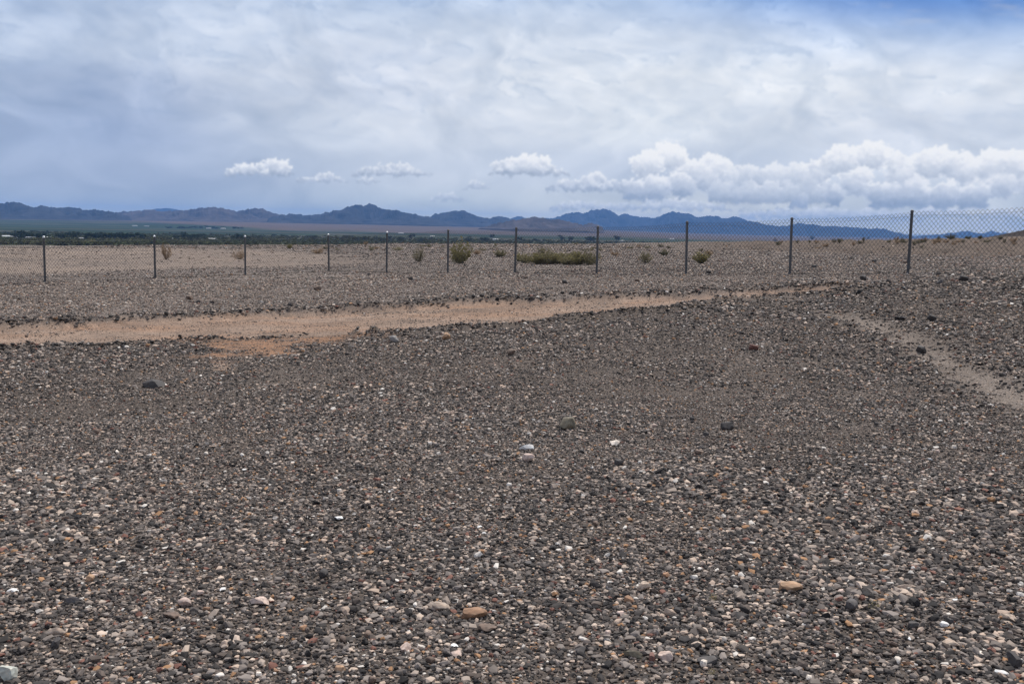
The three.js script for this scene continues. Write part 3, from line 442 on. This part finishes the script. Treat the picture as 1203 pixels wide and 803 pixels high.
// ---------------------------------------------------------------- the larger stones, one by one
{
  const block = (seed, flat, deep) => {                        // a worn, broken stone with a mottled skin
    const r = rng32(seed), g = mergeVertices(new THREE.IcosahedronGeometry(0.5, 4).deleteAttribute('uv').deleteAttribute('normal')), p = g.attributes.position, v = new THREE.Vector3(), col = [];
    const planes = []; for (let i = 0; i < 14; i++) planes.push([new THREE.Vector3(gauss(r), gauss(r) * 0.9, gauss(r)).normalize(), 0.22 + 0.20 * r()]);
    for (let i = 0; i < p.count; i++) {
      v.fromBufferAttribute(p, i); for (const [n, d] of planes) { const e = v.dot(n) - d; if (e > 0) v.addScaledVector(n, -e * 0.92); }
      v.multiplyScalar(1 + 0.05 * n3(v.x * 5 + seed, v.y * 5, v.z * 5) + 0.03 * n3(v.x * 14, v.y * 14 + seed, v.z * 14)); p.setXYZ(i, v.x, v.y * flat, v.z * deep);
      const k = 1 + 0.35 * n3(v.x * 4 + seed, v.y * 4, v.z * 4) + 0.25 * n3(v.x * 13, v.y * 13, v.z * 13 + seed); col.push(k, k * (1 - 0.06 * n3(v.x * 3, v.y * 3 + 9, v.z * 3)), k * (1 - 0.1 * n3(v.x * 3, v.y * 3 + 9, v.z * 3)));
    }
    g.setAttribute('color', new THREE.Float32BufferAttribute(col, 3));
    return toCreasedNormals(g, 0.5);
  };
  const shapes = { flat: [0, 1, 2, 3].map((i) => block(610 + i, 0.42, 0.8)), round: [0, 1, 2, 3].map((i) => block(630 + i, 0.72, 0.85)), long: [0, 1, 2].map((i) => block(650 + i, 0.5, 0.45)) };
  const mats = {}, mat = (c) => { const k = c.join(); if (!mats[k]) { mats[k] = new THREE.MeshStandardMaterial({ color: new THREE.Color().setRGB(...c), roughness: 0.8, vertexColors: true }); mats[k].name = 'stone skin'; } return mats[k]; };
  const r = rng32(77);
  const lay = (name, x, z, size, shape, color, label, group, sink = 0.16) => {
    const list = shapes[shape], m = new THREE.Mesh(list[Math.floor(r() * list.length)], mat(color)); m.name = numbered(name); m.scale.setScalar(size); m.rotation.set(0.15 * gauss(r), shape === 'long' ? 0.5 * gauss(r) : r() * 6.283, 0.15 * gauss(r));
    m.position.set(x, height(x, z) + size * (shape === 'round' ? 0.30 : 0.17) - size * sink * 0.25, z); m.castShadow = m.receiveShadow = true; scene.add(m); return tag(m, label, 'stone', group);
  };
  const K = { olive: [0.15, 0.125, 0.085], black: [0.048, 0.041, 0.038], charcoal: [0.088, 0.077, 0.072], brown: [0.13, 0.088, 0.065], rust: [0.27, 0.15, 0.085], orange: [0.38, 0.235, 0.14], tan: [0.36, 0.275, 0.21], pink: [0.46, 0.345, 0.285], cream: [0.58, 0.50, 0.42], white: [0.68, 0.65, 0.61], grey: [0.21, 0.19, 0.175], pale: [0.40, 0.40, 0.345], maroon: [0.15, 0.068, 0.05] };
  // stones that stand out in the photograph: pixel, width in pixels, shape, colour
  for (const [px, py, w, shape, color, name, label] of [
    [668, 503, 23, 'round', 'olive', 'rock', 'olive brown rock standing alone on the dark gravel, tilted over its shadow'],
    [182, 454, 26, 'flat', 'black', 'rock', 'flat black rock slab below the orange spilled earth beside the track'],
    [525, 399, 13, 'round', 'orange', 'rock', 'orange tan rock lying beside the dirt track verge'],
    [1082, 414, 13, 'round', 'black', 'rock', 'dark rock sitting on the bare footpath'],
    [855, 504, 15, 'round', 'black', 'rock', 'round black rock on the gravel between the olive rock and the footpath'],
    [885, 411, 11, 'round', 'maroon', 'rock', 'small maroon rock on the gravel near the start of the footpath'],
    [620, 528, 18, 'long', 'white', 'stone', 'long white stone lying just below the olive rock'],
    [620, 542, 15, 'round', 'pink', 'stone', 'pale pink stone lying next to the long white stone'],
    [722, 523, 17, 'flat', 'cream', 'stone', 'flat cream stone lying beside the olive rock'],
    [727, 547, 12, 'round', 'black', 'stone', 'small black stone below the flat cream stone'],
    [463, 402, 14, 'round', 'grey', 'rock', 'grey rock at the edge of the dirt track beside the orange rock'],
    [600, 417, 10, 'round', 'brown', 'rock', 'small brown rock on the gravel just off the dirt track'],
    [515, 716, 25, 'long', 'tan', 'cobble', 'long tan cobble with a dark front face'],
    [553, 726, 34, 'long', 'rust', 'cobble', 'rusty orange and black cobble beside the long tan cobble'],
    [573, 741, 25, 'flat', 'brown', 'cobble', 'flat dark brown cobble touching the rusty orange cobble'],
    [780, 775, 18, 'round', 'pink', 'cobble', 'upright pinkish grey cobble pressed against a red brown one'],
    [766, 776, 14, 'round', 'maroon', 'cobble', 'red brown cobble pressed against an upright pinkish grey one'],
    [792, 768, 17, 'flat', 'charcoal', 'cobble', 'charcoal cobble lying behind the upright pinkish grey cobble'],
    [832, 779, 28, 'flat', 'charcoal', 'cobble', 'broad flat charcoal cobble with a cream stone leaning on it'],
    [828, 783, 13, 'round', 'cream', 'stone', 'cream stone leaning on a broad flat charcoal cobble'],
    [807, 753, 20, 'flat', 'black', 'cobble', 'black brown cobble with an undercut shaded face'],
    [757, 693, 18, 'round', 'tan', 'cobble', 'smooth grey tan cobble resting near a red brown pebble'],
    [738, 709, 14, 'round', 'rust', 'pebble', 'rounded red brown pebble near a smooth grey tan cobble'],
    [682, 766, 19, 'flat', 'black', 'cobble', 'angular black cobble lying on pale grit'],
    [15, 695, 12, 'flat', 'white', 'pebble', 'bright white flat pebble alone among dark gravel'],
    [106, 683, 11, 'round', 'orange', 'pebble', 'bright orange pebble touching a pale pink one'],
    [111, 678, 11, 'flat', 'pink', 'pebble', 'pale pink pebble touching a bright orange one'],
    [217, 712, 14, 'round', 'pink', 'pebble', 'pale pink upright pebble beside a dark brown slab'],
    [203, 726, 22, 'flat', 'brown', 'cobble', 'dark brown slab beside a pale pink upright pebble'],
    [925, 694, 30, 'long', 'orange', 'cobble', 'long peach coloured cobble lying flat on grey gravel'],
    [1063, 693, 19, 'long', 'tan', 'cobble', 'rounded olive tan cobble with a darker underside'],
    [1000, 716, 17, 'round', 'charcoal', 'cobble', 'smooth charcoal cobble with a soft shine'],
    [905, 738, 12, 'flat', 'orange', 'pebble', 'flat amber pebble lying below the long peach cobble'],
    [1109, 737, 10, 'round', 'white', 'pebble', 'pure white pebble standing out near brown cobbles'],
    [1184, 728, 19, 'flat', 'tan', 'cobble', 'tan tilted slab beside the pure white pebble'],
    [1116, 758, 22, 'flat', 'tan', 'cobble', 'flat light tan cobble with a sharp edge'],
    [1004, 793, 18, 'long', 'brown', 'cobble', 'oblong brown cobble sloping down in the gravel'],
    [932, 792, 19, 'flat', 'black', 'cobble', 'flat black cobble near the oblong brown one'],
    [1174, 793, 16, 'long', 'white', 'cobble', 'long whitish grey cobble beside a round black one'],
    [1192, 782, 20, 'round', 'black', 'cobble', 'round black cobble beside a long whitish grey one'],
    [1055, 779, 10, 'round', 'cream', 'pebble', 'cream egg shaped pebble beside an orange curved one'],
    [1068, 782, 14, 'long', 'rust', 'pebble', 'orange curved pebble beside a cream egg shaped one'],
    [10, 798, 24, 'round', 'pale', 'cobble', 'large pale greenish grey cobble with an orange flank'],
    [66, 746, 20, 'long', 'tan', 'cobble', 'long narrow tan sliver lying beside a pointed black stone'],
    [66, 759, 14, 'round', 'black', 'stone', 'pointed black stone beside a long narrow tan sliver'],
    [305, 709, 22, 'flat', 'pink', 'cobble', 'flat triangular pale pink cobble'],
    [398, 610, 13, 'flat', 'white', 'pebble', 'flat white pebble on dark gravel, larger than the specks around it'],
    [380, 678, 14, 'round', 'black', 'cobble', 'black cobble with a brown shoulder'],
    [140, 787, 15, 'flat', 'tan', 'cobble', 'square tan cobble lying flat'],
    [475, 765, 15, 'round', 'pink', 'cobble', 'blunt pink cobble in a cluster of pale stones'],
    [494, 763, 11, 'round', 'cream', 'pebble', 'small cream pebble in a cluster of pale stones'],
    [535, 770, 18, 'flat', 'pink', 'cobble', 'flat pinkish cobble below the rusty orange cobble'],
    [400, 789, 13, 'round', 'orange', 'pebble', 'rounded orange pebble with a dark base'],
    [853, 727, 16, 'flat', 'tan', 'cobble', 'tan grey block lying near a black flat stone'],
    [870, 725, 18, 'flat', 'black', 'cobble', 'black flat stone lying near a tan grey block'],
    [745, 772, 24, 'long', 'olive', 'cobble', 'long low olive cobble behind the red brown cobble'],
    [85, 709, 22, 'long', 'charcoal', 'cobble', 'low dark slab lying alone on finer gravel'],
    [1095, 376, 10, 'round', 'black', 'rock', 'black rock beside the footpath where it bends'],
    [1058, 376, 14, 'flat', 'black', 'rock', 'broad black rock on the gravel beyond the footpath'],
    [372, 341, 9, 'round', 'brown', 'rock', 'brown rock on the ground between the track and the fence'],
    [222, 352, 9, 'round', 'brown', 'rock', 'round brown rock standing just beyond the track'],
    [663, 333, 8, 'round', 'black', 'rock', 'black rock in front of the fence near a post'],
    [616, 327, 7, 'flat', 'brown', 'rock', 'brown flat rock right at the foot of the fence'],
    [1015, 330, 9, 'round', 'black', 'rock', 'black rock before the fence, in a scatter of dark stones'],
    [1132, 330, 10, 'round', 'black', 'rock', 'rough black rock in front of the last full fence panel'],
    [1105, 333, 8, 'round', 'charcoal', 'rock', 'charcoal rock near the rough black one by the fence'],
  ]) {
    const p = meet(px, py, height), size = w * p.length() / FOCAL * 1.22; lay(name, p.x, p.z, size, shape, K[color], label, undefined, 0.2);
  }
  // the rest of the stones that can be told apart
  const kinds = [['cobble', 'flat', 'charcoal', 'flat charcoal cobble bedded in the gravel', 'flat charcoal cobbles'], ['cobble', 'round', 'black', 'rough black cobble resting on the gravel', 'rough black cobbles'], ['cobble', 'flat', 'grey', 'flat grey cobble bedded in the gravel', 'flat grey cobbles'], ['cobble', 'round', 'brown', 'dull brown cobble resting on the gravel', 'dull brown cobbles'],
    ['stone', 'flat', 'tan', 'flat tan stone lying among darker gravel', 'flat tan stones'], ['stone', 'round', 'pink', 'pinkish stone lying among darker gravel', 'pinkish stones'], ['stone', 'round', 'cream', 'small cream stone lying among darker gravel', 'cream stones'], ['pebble', 'round', 'rust', 'rust coloured pebble lying among darker gravel', 'rust coloured pebbles'], ['pebble', 'flat', 'white', 'small white pebble lying among darker gravel', 'white pebbles']];
  for (let i = 0; i < 205; i++) {
    const k = kinds[Math.min(8, Math.floor(Math.pow(r(), 1.15) * 9))], tone = 0.85 + 0.15 * Math.floor(r() * 4), D = 3.15 + 5.4 * Math.pow(r(), 1.5), t = (r() * 2 - 1) * 0.53, a = Math.atan(t);
    lay(k[0], D * Math.sin(a), -D * Math.cos(a), (k[0] === 'cobble' ? 0.036 + 0.032 * r() * r() : 0.026 + 0.016 * r()) * (0.85 + 0.05 * D), k[1], K[k[2]].map((v) => v * tone), k[3], k[4]);
  }
  for (let i = 0; i < 26; i++) {                               // dark rocks scattered farther off, before and beyond the fence
    const D = 10 + 22 * r(), t = (r() * 2 - 1) * 0.52, a = Math.atan(t), x = D * Math.sin(a), z = -D * Math.cos(a);
    lay('rock', x, z, 0.0046 * D * (0.6 + 0.7 * r()), 'round', r() < 0.7 ? K.black : K.brown, 'dark loose rock scattered on the stony ground by the track and fence', 'dark rocks scattered near the track and fence');
  }
}

// ---------------------------------------------------------------- desert shrubs beyond the fence
function quads(out, c, u, v) { const n = out.pos.length / 3; for (const [a, b] of [[-1, -1], [1, -1], [1, 1], [-1, 1]]) out.pos.push(c.x + u.x * a + v.x * b, c.y + u.y * a + v.y * b, c.z + u.z * a + v.z * b); out.idx.push(n, n + 1, n + 2, n, n + 2, n + 3); }
function geo(out) { const g = new THREE.BufferGeometry(); g.setAttribute('position', new THREE.Float32BufferAttribute(out.pos, 3)); if (out.col) g.setAttribute('color', new THREE.Float32BufferAttribute(out.col, 3)); g.setIndex(out.idx); g.computeVertexNormals(); return g; }
function rod(out, A, B, ra, rb, sides = 3) {
  const d = B.clone().sub(A).normalize(), u = new THREE.Vector3(0.3, 0.1, 1).cross(d).normalize(), v = d.clone().cross(u), n = out.pos.length / 3;
  for (const [P, q] of [[A, ra], [B, rb]]) for (let k = 0; k < sides; k++) { const a = k / sides * 6.2832, w = P.clone().addScaledVector(u, q * Math.cos(a)).addScaledVector(v, q * Math.sin(a)); out.pos.push(w.x, w.y, w.z); }
  for (let k = 0; k < sides; k++) { const l = (k + 1) % sides; out.idx.push(n + k, n + l, n + sides + k, n + l, n + sides + l, n + sides + k); }
}
const leafMat = (c) => new THREE.MeshPhysicalMaterial({ color: new THREE.Color().setRGB(...c), roughness: 1, specularIntensity: 0.2, transmission: 0.25, side: THREE.DoubleSide, name: 'leaves' });
const barkMat = new THREE.MeshStandardMaterial({ color: new THREE.Color().setRGB(0.16, 0.125, 0.095), roughness: 1, name: 'twigs' });
{
  const shrubShape = (seed, leaves, wide) => {                  // unit height; stems fan out from the root
    const r = rng32(seed), st = { pos: [], idx: [] }, lf = { pos: [], idx: [] }, tips = [];
    for (let i = 0; i < 34; i++) {
      const a = r() * 6.283, lean = (0.15 + 0.85 * Math.sqrt(r())) * wide, h = (0.35 + 0.65 * Math.sqrt(r())) * (1.08 - 0.6 * lean); let P = new THREE.Vector3(0.04 * gauss(r), -0.03, 0.04 * gauss(r));
      for (let s = 1; s <= 4; s++) { const k = s / 4, Q = new THREE.Vector3(Math.cos(a) * lean * Math.pow(k, 0.9) * 0.62 + 0.035 * gauss(r), h * Math.pow(k, 1.1), Math.sin(a) * lean * Math.pow(k, 0.9) * 0.62 + 0.035 * gauss(r)); rod(st, P, Q, 0.012 * (1.15 - k), 0.012 * (0.9 - k * 0.8)); tips.push([P, Q, k]); P = Q; if (s > 1) { const T = Q.clone().add(new THREE.Vector3(0.16 * gauss(r), 0.10 * r() + 0.03, 0.16 * gauss(r))); rod(st, Q, T, 0.005, 0.002); tips.push([Q, T, k]); } }
    }
    for (let i = 0; i < leaves; i++) { const [A, B, k] = tips[Math.floor(r() * tips.length)]; if (k < 0.4 && r() < 0.75) { continue; } const c = A.clone().lerp(B, r()).add(new THREE.Vector3(0.06 * gauss(r), 0.06 * gauss(r), 0.06 * gauss(r))), u = new THREE.Vector3(gauss(r), gauss(r), gauss(r)).normalize(), v = new THREE.Vector3(gauss(r), gauss(r), gauss(r)).cross(u).normalize(), q = 0.010 + 0.010 * r(); quads(lf, c, u.multiplyScalar(q * 1.6), v.multiplyScalar(q)); }
    return [geo(st), geo(lf)];
  };
  const full = [shrubShape(41, 2500, 0.75), shrubShape(42, 2500, 1.0)], sparse = [shrubShape(43, 1000, 0.8), shrubShape(44, 750, 1.05)];
  const green = leafMat([0.225, 0.195, 0.08]), olive = leafMat([0.205, 0.178, 0.095]), dry = leafMat([0.32, 0.215, 0.125]), dark = leafMat([0.12, 0.11, 0.06]);
  let n = 0;
  const shrub = (px, py, w, h, kind, m, label, group) => {
    const p = meet(px, py, height), k = p.length() / FOCAL, o = new THREE.Group(), [s, l] = kind[n++ % kind.length]; o.name = numbered('desert_shrub'); o.position.copy(p); o.position.y -= 0.01; o.rotation.y = n * 2.1; o.scale.set(w * k * 0.82, h * k * 1.08, w * k * 0.82); scene.add(o);
    part('stems', s, barkMat, o); part('foliage', l, m, o); tag(shade(o), label, 'shrub', group);
  };
  shrub(195, 305, 17, 18, sparse, dry, 'twiggy half bare shrub on the pale sand beyond the fence');
  shrub(281, 304.5, 16, 14, sparse, dry, 'thin brown shrub standing right by a fence post on pale sand');
  shrub(340, 292, 9, 6, full, green, 'tiny yellow green shrub near the terrace edge beyond the sand');
  shrub(374, 298, 18, 9, sparse, dry, 'low spreading brown shrub close to the fence corner post');
  shrub(492, 308, 19, 18, sparse, olive, 'olive twiggy shrub standing between two fence posts');
  shrub(541, 309.5, 27, 30, full, green, 'tallest yellow green shrub just past a fence post');
  shrub(587, 302, 21, 9, full, olive, 'low olive shrub between the tallest shrub and the shrub thicket');
  shrub(467, 294, 15, 6, sparse, green, 'small greenish shrub near the terrace edge, past the olive twiggy one');
  shrub(560, 299, 16, 6, sparse, dry, 'flat brownish shrub behind the tallest shrub');
  for (const [x, y, w, h, m] of [[618, 309, 30, 11, olive], [632, 310, 32, 13, green], [645, 310, 32, 15, olive], [656, 310, 34, 13, green], [668, 311, 32, 12, olive], [680, 311, 32, 15, green], [692, 311, 28, 19, olive], [640, 308, 28, 17, olive], [662, 308, 30, 14, olive], [676, 308.5, 28, 14, olive], [612, 307, 20, 12, green]]) shrub(x, y, w, h, full, m, 'yellow green shrub in the long thicket close behind the fence', 'shrubs of the long thicket');
  shrub(758, 309, 26, 14, sparse, olive, 'loose round olive shrub alone behind the fence mesh');
  shrub(780, 300, 13, 8, full, dark, 'small dark shrub behind the loose olive one');
  shrub(824, 309.5, 26, 14, full, green, 'round yellow green shrub just past a fence post, beside a dry one');
  shrub(722, 300, 13, 8, sparse, dry, 'orange brown dry shrub beyond the end of the thicket');
  shrub(834, 300, 16, 7, sparse, dry, 'pale dry shrub behind the round yellow green one');
  shrub(77, 287, 18, 4, sparse, dry, 'orange brown scrub on the terrace edge below the farm trees');
  shrub(107, 287.5, 14, 6, sparse, green, 'yellowish scrub on the terrace edge beside the orange brown scrub');
  shrub(150, 287.5, 14, 4, sparse, olive, 'olive scrub on the terrace edge past the yellowish scrub');
  const rs = rng32(5);
  for (let i = 0; i < 40; i++) shrub(905 + 300 * rs(), 283 + 11 * rs() * rs(), 5 + 7 * rs(), 3 + 3 * rs(), sparse, rs() < 0.5 ? dark : dry, 'small dull shrub dotted over the brown wash bank beyond the fence', 'small shrubs on the wash bank');
  for (const [x, h] of [[954, 4], [1117, 6], [1085, 3.5], [1138, 4], [1152, 4], [1176, 3], [1020, 3]]) shrub(x, 281.2 - (x - 950) * 0.004, h * 1.9, h, full, dark, 'dark shrub on the crest of the wash bank against the mountains', 'dark shrubs on the bank crest');
  for (let i = 0; i < 26; i++) { const x = 380 + 520 * rs(); shrub(x, 287.5 + 8 * rs(), 6 + 6 * rs(), 2.5 + 2.5 * rs(), sparse, rs() < 0.4 ? dark : rs() < 0.5 ? olive : dry, 'low scrub on the stony flat between fence and terrace edge', 'low scrub on the stony flat'); }
}

// ---------------------------------------------------------------- dead twigs and dry weeds on the gravel
{
  const pale = new THREE.MeshStandardMaterial({ color: new THREE.Color().setRGB(0.46, 0.42, 0.36), roughness: 0.9, name: 'bleached wood' }), brown = new THREE.MeshStandardMaterial({ color: new THREE.Color().setRGB(0.10, 0.07, 0.05), roughness: 1, name: 'dead wood' }), straw = leafMat([0.40, 0.34, 0.19]), r = rng32(19);
  for (const [px, py, w, m, label] of [[710, 663, 14, pale, 'bleached white twig lying on dark gravel'], [290, 417, 16, brown, 'dark dead twig on the orange spilled earth'], [283, 414, 9, brown, 'short dead stick beside the dark twig on the orange earth'], [466, 405, 9, brown, 'dead twig beside the grey rock at the track edge'], [643, 746, 12, pale, 'thin pale twig lying near the flat dark brown cobble']]) {
    const p = meet(px, py, height), L = w * p.length() / FOCAL, out = { pos: [], idx: [] }; let A = new THREE.Vector3(-L * 0.5, 0.012, 0);
    for (let i = 1; i <= 5; i++) { const B = new THREE.Vector3(-L * 0.5 + L * i / 5, 0.014 + 0.10 * L * Math.sin(i * 0.6) + 0.02 * L * gauss(r), 0.06 * L * gauss(r)); rod(out, A, B, L * 0.03 * (1.2 - i / 6), L * 0.03 * (1 - i / 6), 5); if (i === 2 || i === 3) rod(out, B, B.clone().add(new THREE.Vector3(L * 0.2, L * (0.08 + 0.12 * r()), L * 0.15 * gauss(r))), L * 0.014, L * 0.006, 4); A = B; }
    const m1 = new THREE.Mesh(geo(out), m); m1.name = numbered('dry_twig'); m1.position.copy(p); m1.rotation.y = 0.9 * gauss(r); scene.add(m1); tag(shade(m1), label, 'twig');
  }
  for (const [px, py, w, label] of [[1027, 716, 11, 'tiny yellow dry weed between cobbles beside the charcoal cobble'], [836, 793, 9, 'tiny greenish weed below the broad flat charcoal cobble'], [838, 706, 9, 'tiny straw coloured weed on fine gravel near the tan grey block']]) {
    const p = meet(px, py, height), L = w * p.length() / FOCAL, out = { pos: [], idx: [] };
    for (let i = 0; i < 26; i++) { const a = r() * 6.283, q = L * (0.3 + 0.35 * r()), B = new THREE.Vector3(Math.cos(a) * q, L * (0.25 + 0.6 * r()), Math.sin(a) * q); rod(out, new THREE.Vector3(0, -0.004, 0), B, L * 0.014, L * 0.005); quads(out, B, new THREE.Vector3(L * 0.05, 0, 0.02 * L), new THREE.Vector3(0, L * 0.04, 0.01 * L)); }
    const m1 = new THREE.Mesh(geo(out), straw); m1.name = numbered('dry_weed'); m1.position.copy(p); scene.add(m1); tag(shade(m1), label, 'weed');
  }
}

// ---------------------------------------------------------------- farm trees, houses and orchards on the valley floor
{
  const treeShape = (seed) => {                                 // unit height
    const r = rng32(seed), tr = { pos: [], idx: [] }, lf = { pos: [], idx: [] }, lobes = [];
    rod(tr, new THREE.Vector3(0, -0.05, 0), new THREE.Vector3(0.02, 0.42, 0), 0.035, 0.024, 6);
    for (let i = 0; i < 9; i++) { const a = i * 2.4 + r(), q = 0.12 + 0.24 * r(), c = new THREE.Vector3(Math.cos(a) * q, 0.22 + 0.58 * r(), Math.sin(a) * q); lobes.push([c, 0.13 + 0.10 * r()]); rod(tr, new THREE.Vector3(0.01, 0.25 + 0.12 * r(), 0), c, 0.016, 0.006, 4); }
    for (let i = 0; i < 620; i++) { const [c, q] = lobes[Math.floor(r() * 9)], d = new THREE.Vector3(gauss(r), gauss(r) * 0.9, gauss(r)).normalize().multiplyScalar(q * Math.cbrt(0.25 + 0.75 * r())), u = new THREE.Vector3(gauss(r), gauss(r), gauss(r)).normalize(), v = new THREE.Vector3(gauss(r), gauss(r), gauss(r)).cross(u).normalize(), s = 0.018 + 0.018 * r(); quads(lf, c.clone().add(d), u.multiplyScalar(s * 1.3), v.multiplyScalar(s)); }
    return [geo(tr), geo(lf)];
  };
  const kinds = [61, 62, 63, 64].map(treeShape), mats = [[0.032, 0.047, 0.024], [0.042, 0.056, 0.028], [0.026, 0.038, 0.021]].map(leafMat), r = rng32(66);
  const tree = (px, py, w, h, label, group) => {
    const p = meet(px, py, height), k = p.length() / FOCAL, o = new THREE.Group(), [t, l] = kinds[Math.floor(r() * 4)]; o.name = numbered('farm_tree'); o.position.copy(p); o.rotation.y = r() * 6.28; o.scale.set(w * k * 1.15, h * k, w * k * 1.15); scene.add(o);
    part('trunk', t, barkMat, o); part('crown', l, mats[Math.floor(r() * 3)], o); tag(shade(o), label, 'tree', group);
  };
  const row = 'dark tree in the farm tree row below the terrace edge', g1 = 'farm trees in the row below the terrace edge';
  for (const x of [19, 24, 29, 34, 38, 44, 49, 69, 72, 79, 84, 89, 103, 108, 112, 117, 121, 128, 133, 138, 143, 147, 156, 162, 168, 215, 221, 226, 231, 238, 275, 282]) tree(x + gauss(r), 280 + 1.2 * r() + x * 0.006, 6.5 + 3 * r(), 6.5 + 3 * r(), row, g1);
  for (let i = 0; i < 46; i++) { const x = 180 + 520 * r(); tree(x, 280 + 4.5 * r(), 5 + 4 * r(), 3.5 + 3 * r(), 'small dark tree in the broken tree belt beyond the stony flat', 'trees of the broken belt'); }
  for (let i = 0; i < 26; i++) tree(195 + 95 * r(), 267.5 + 1.4 * r(), 3.5 + 2 * r(), 1.8 + 1.0 * r(), 'tiny far tree in the thin line across the fields', 'far trees across the fields');
  tree(725, 282.5, 8, 6, 'lone rounded tree beside a white house past the thicket');
  // low-lying orchards and river scrub that read as one mass
  const out = { pos: [], idx: [] }; for (let i = 0; i < 26; i++) { const u = new THREE.Vector3(gauss(r), gauss(r), gauss(r)).normalize(), v = new THREE.Vector3(gauss(r), gauss(r), gauss(r)).cross(u).normalize(), d = new THREE.Vector3(gauss(r), 0, gauss(r)).multiplyScalar(0.45); d.y = 0.1 + 0.75 * r() * (1 - 0.5 * d.length()); quads(out, d, u.multiplyScalar(0.22), v.multiplyScalar(0.2)); }
  const clump = geo(out), N = 9000, woods = new THREE.InstancedMesh(clump, leafMat([0.062, 0.076, 0.04]), N); woods.name = 'valley_scrub'; woods.userData = { kind: 'stuff', label: 'dark green orchard and river scrub spread over the valley floor', category: 'scrub' };
  const M = new THREE.Matrix4(), Q = new THREE.Quaternion(), Y = new THREE.Vector3(0, 1, 0), col = new THREE.Color();
  for (let i = 0; i < N;) {
    const D = 420 * Math.pow(8, r()), t = -0.62 + 1.05 * r(), a = Math.atan(t), x = D * Math.sin(a), z = -D * Math.cos(a), belt = fbm2(x * 0.0012, z * 0.004, 3) + (D > 1100 && D < 3300 ? 0.45 : 0) - (D < 1000 ? 0.28 : 0);
    if (belt < 0.1 + 0.3 * r()) continue; const s = (1.6 + 2.8 * r()) * (D > 1000 ? 1.25 : 0.8);
    Q.setFromAxisAngle(Y, r() * 6.28); M.compose(new THREE.Vector3(x, height(x, z) - 0.1, z), Q, new THREE.Vector3(s * 1.8, s, s * 1.8)); woods.setMatrixAt(i, M); const k = 0.7 + 0.7 * r(); woods.setColorAt(i, col.setRGB(k * (1 + 0.25 * r()), k, k * 0.9)); i++;
  }
  woods.castShadow = woods.receiveShadow = true; scene.add(woods);
  // houses
  const wallM = [[0.46, 0.44, 0.41], [0.38, 0.36, 0.32], [0.52, 0.51, 0.49]].map((c) => new THREE.MeshStandardMaterial({ color: new THREE.Color().setRGB(...c), roughness: 0.9, name: 'house wall' })), roofM = [[0.40, 0.40, 0.40], [0.26, 0.26, 0.27], [0.46, 0.45, 0.42]].map((c) => new THREE.MeshStandardMaterial({ color: new THREE.Color().setRGB(...c), roughness: 0.6, name: 'house roof' })), darkM = new THREE.MeshStandardMaterial({ color: new THREE.Color().setRGB(0.04, 0.045, 0.05), roughness: 0.2, name: 'dark opening' });
  const house = (px, py, w, i, label) => {
    const p = meet(px, py, height), k = p.length() / FOCAL, L = w * k, h = clamp(L * 0.2, 2.4, 4), W = L * 0.55, o = new THREE.Group(); o.name = numbered('farm_house'); o.position.copy(p); o.rotation.y = -0.3 + 0.6 * r(); scene.add(o);
    part('wall', new THREE.BoxGeometry(L, h + 0.6, W).translate(0, h / 2 - 0.3, 0), wallM[i % 3], o);
    const sh = new THREE.Shape([[-W / 2 - 0.5, 0], [W / 2 + 0.5, 0], [0, h * 0.45]].map(([a, b]) => new THREE.Vector2(a, b)));
    part('roof', new THREE.ExtrudeGeometry(sh, { depth: L + 0.8, bevelEnabled: false }).translate(0, 0, -L / 2 - 0.4).rotateY(Math.PI / 2).translate(0, h + 0.003, 0), roofM[i % 3], o);
    part('door', new THREE.BoxGeometry(1.1, 2.1, 0.12).translate(L * 0.1, 1.05, W / 2), darkM, o);
    for (const q of [-0.32, -0.12, 0.32]) part('window', new THREE.BoxGeometry(L * 0.09, h * 0.36, 0.12).translate(L * q, h * 0.6, W / 2), darkM, o);
    tag(shade(o), label, 'house');
  };
  house(12, 280.5, 15, 0, 'long pale roofed farm building before the first trees of the row');
  house(36, 281, 9, 1, 'small pale house partly under dark farm trees');
  house(61, 281.2, 10, 2, 'pale low house in the gap between farm trees');
  house(97, 281.4, 7, 1, 'small dull house beside the thickest clump of farm trees');
  house(199, 281.6, 7, 0, 'small white house at the thin end of the farm tree row');
  house(249, 282, 8, 2, 'white low house standing past the farm tree row');
  house(471, 274.6, 6, 0, 'tiny white barn far out among the green fields');
  house(508, 278, 5, 2, 'tiny white house in the broken tree belt');
  house(582, 282, 6, 0, 'small white house at the edge of the dark belt');
  house(731, 283.2, 4, 2, 'small white house beside the lone rounded tree');
  house(789, 281.3, 6, 1, 'pale flat farm shed out on the plain past the lone tree');
  house(158, 265.6, 5, 0, 'first of two far pale sheds standing together in the bright fields');
  house(172, 266, 5, 1, 'greyer of two far sheds standing together in the bright fields');
  house(245, 268.6, 5, 0, 'far pale shed beside the thin line of trees across the fields');
  house(262, 268.8, 5, 2, 'far white shed at the end of the thin line of trees');
}

renderer.render(scene, camera);
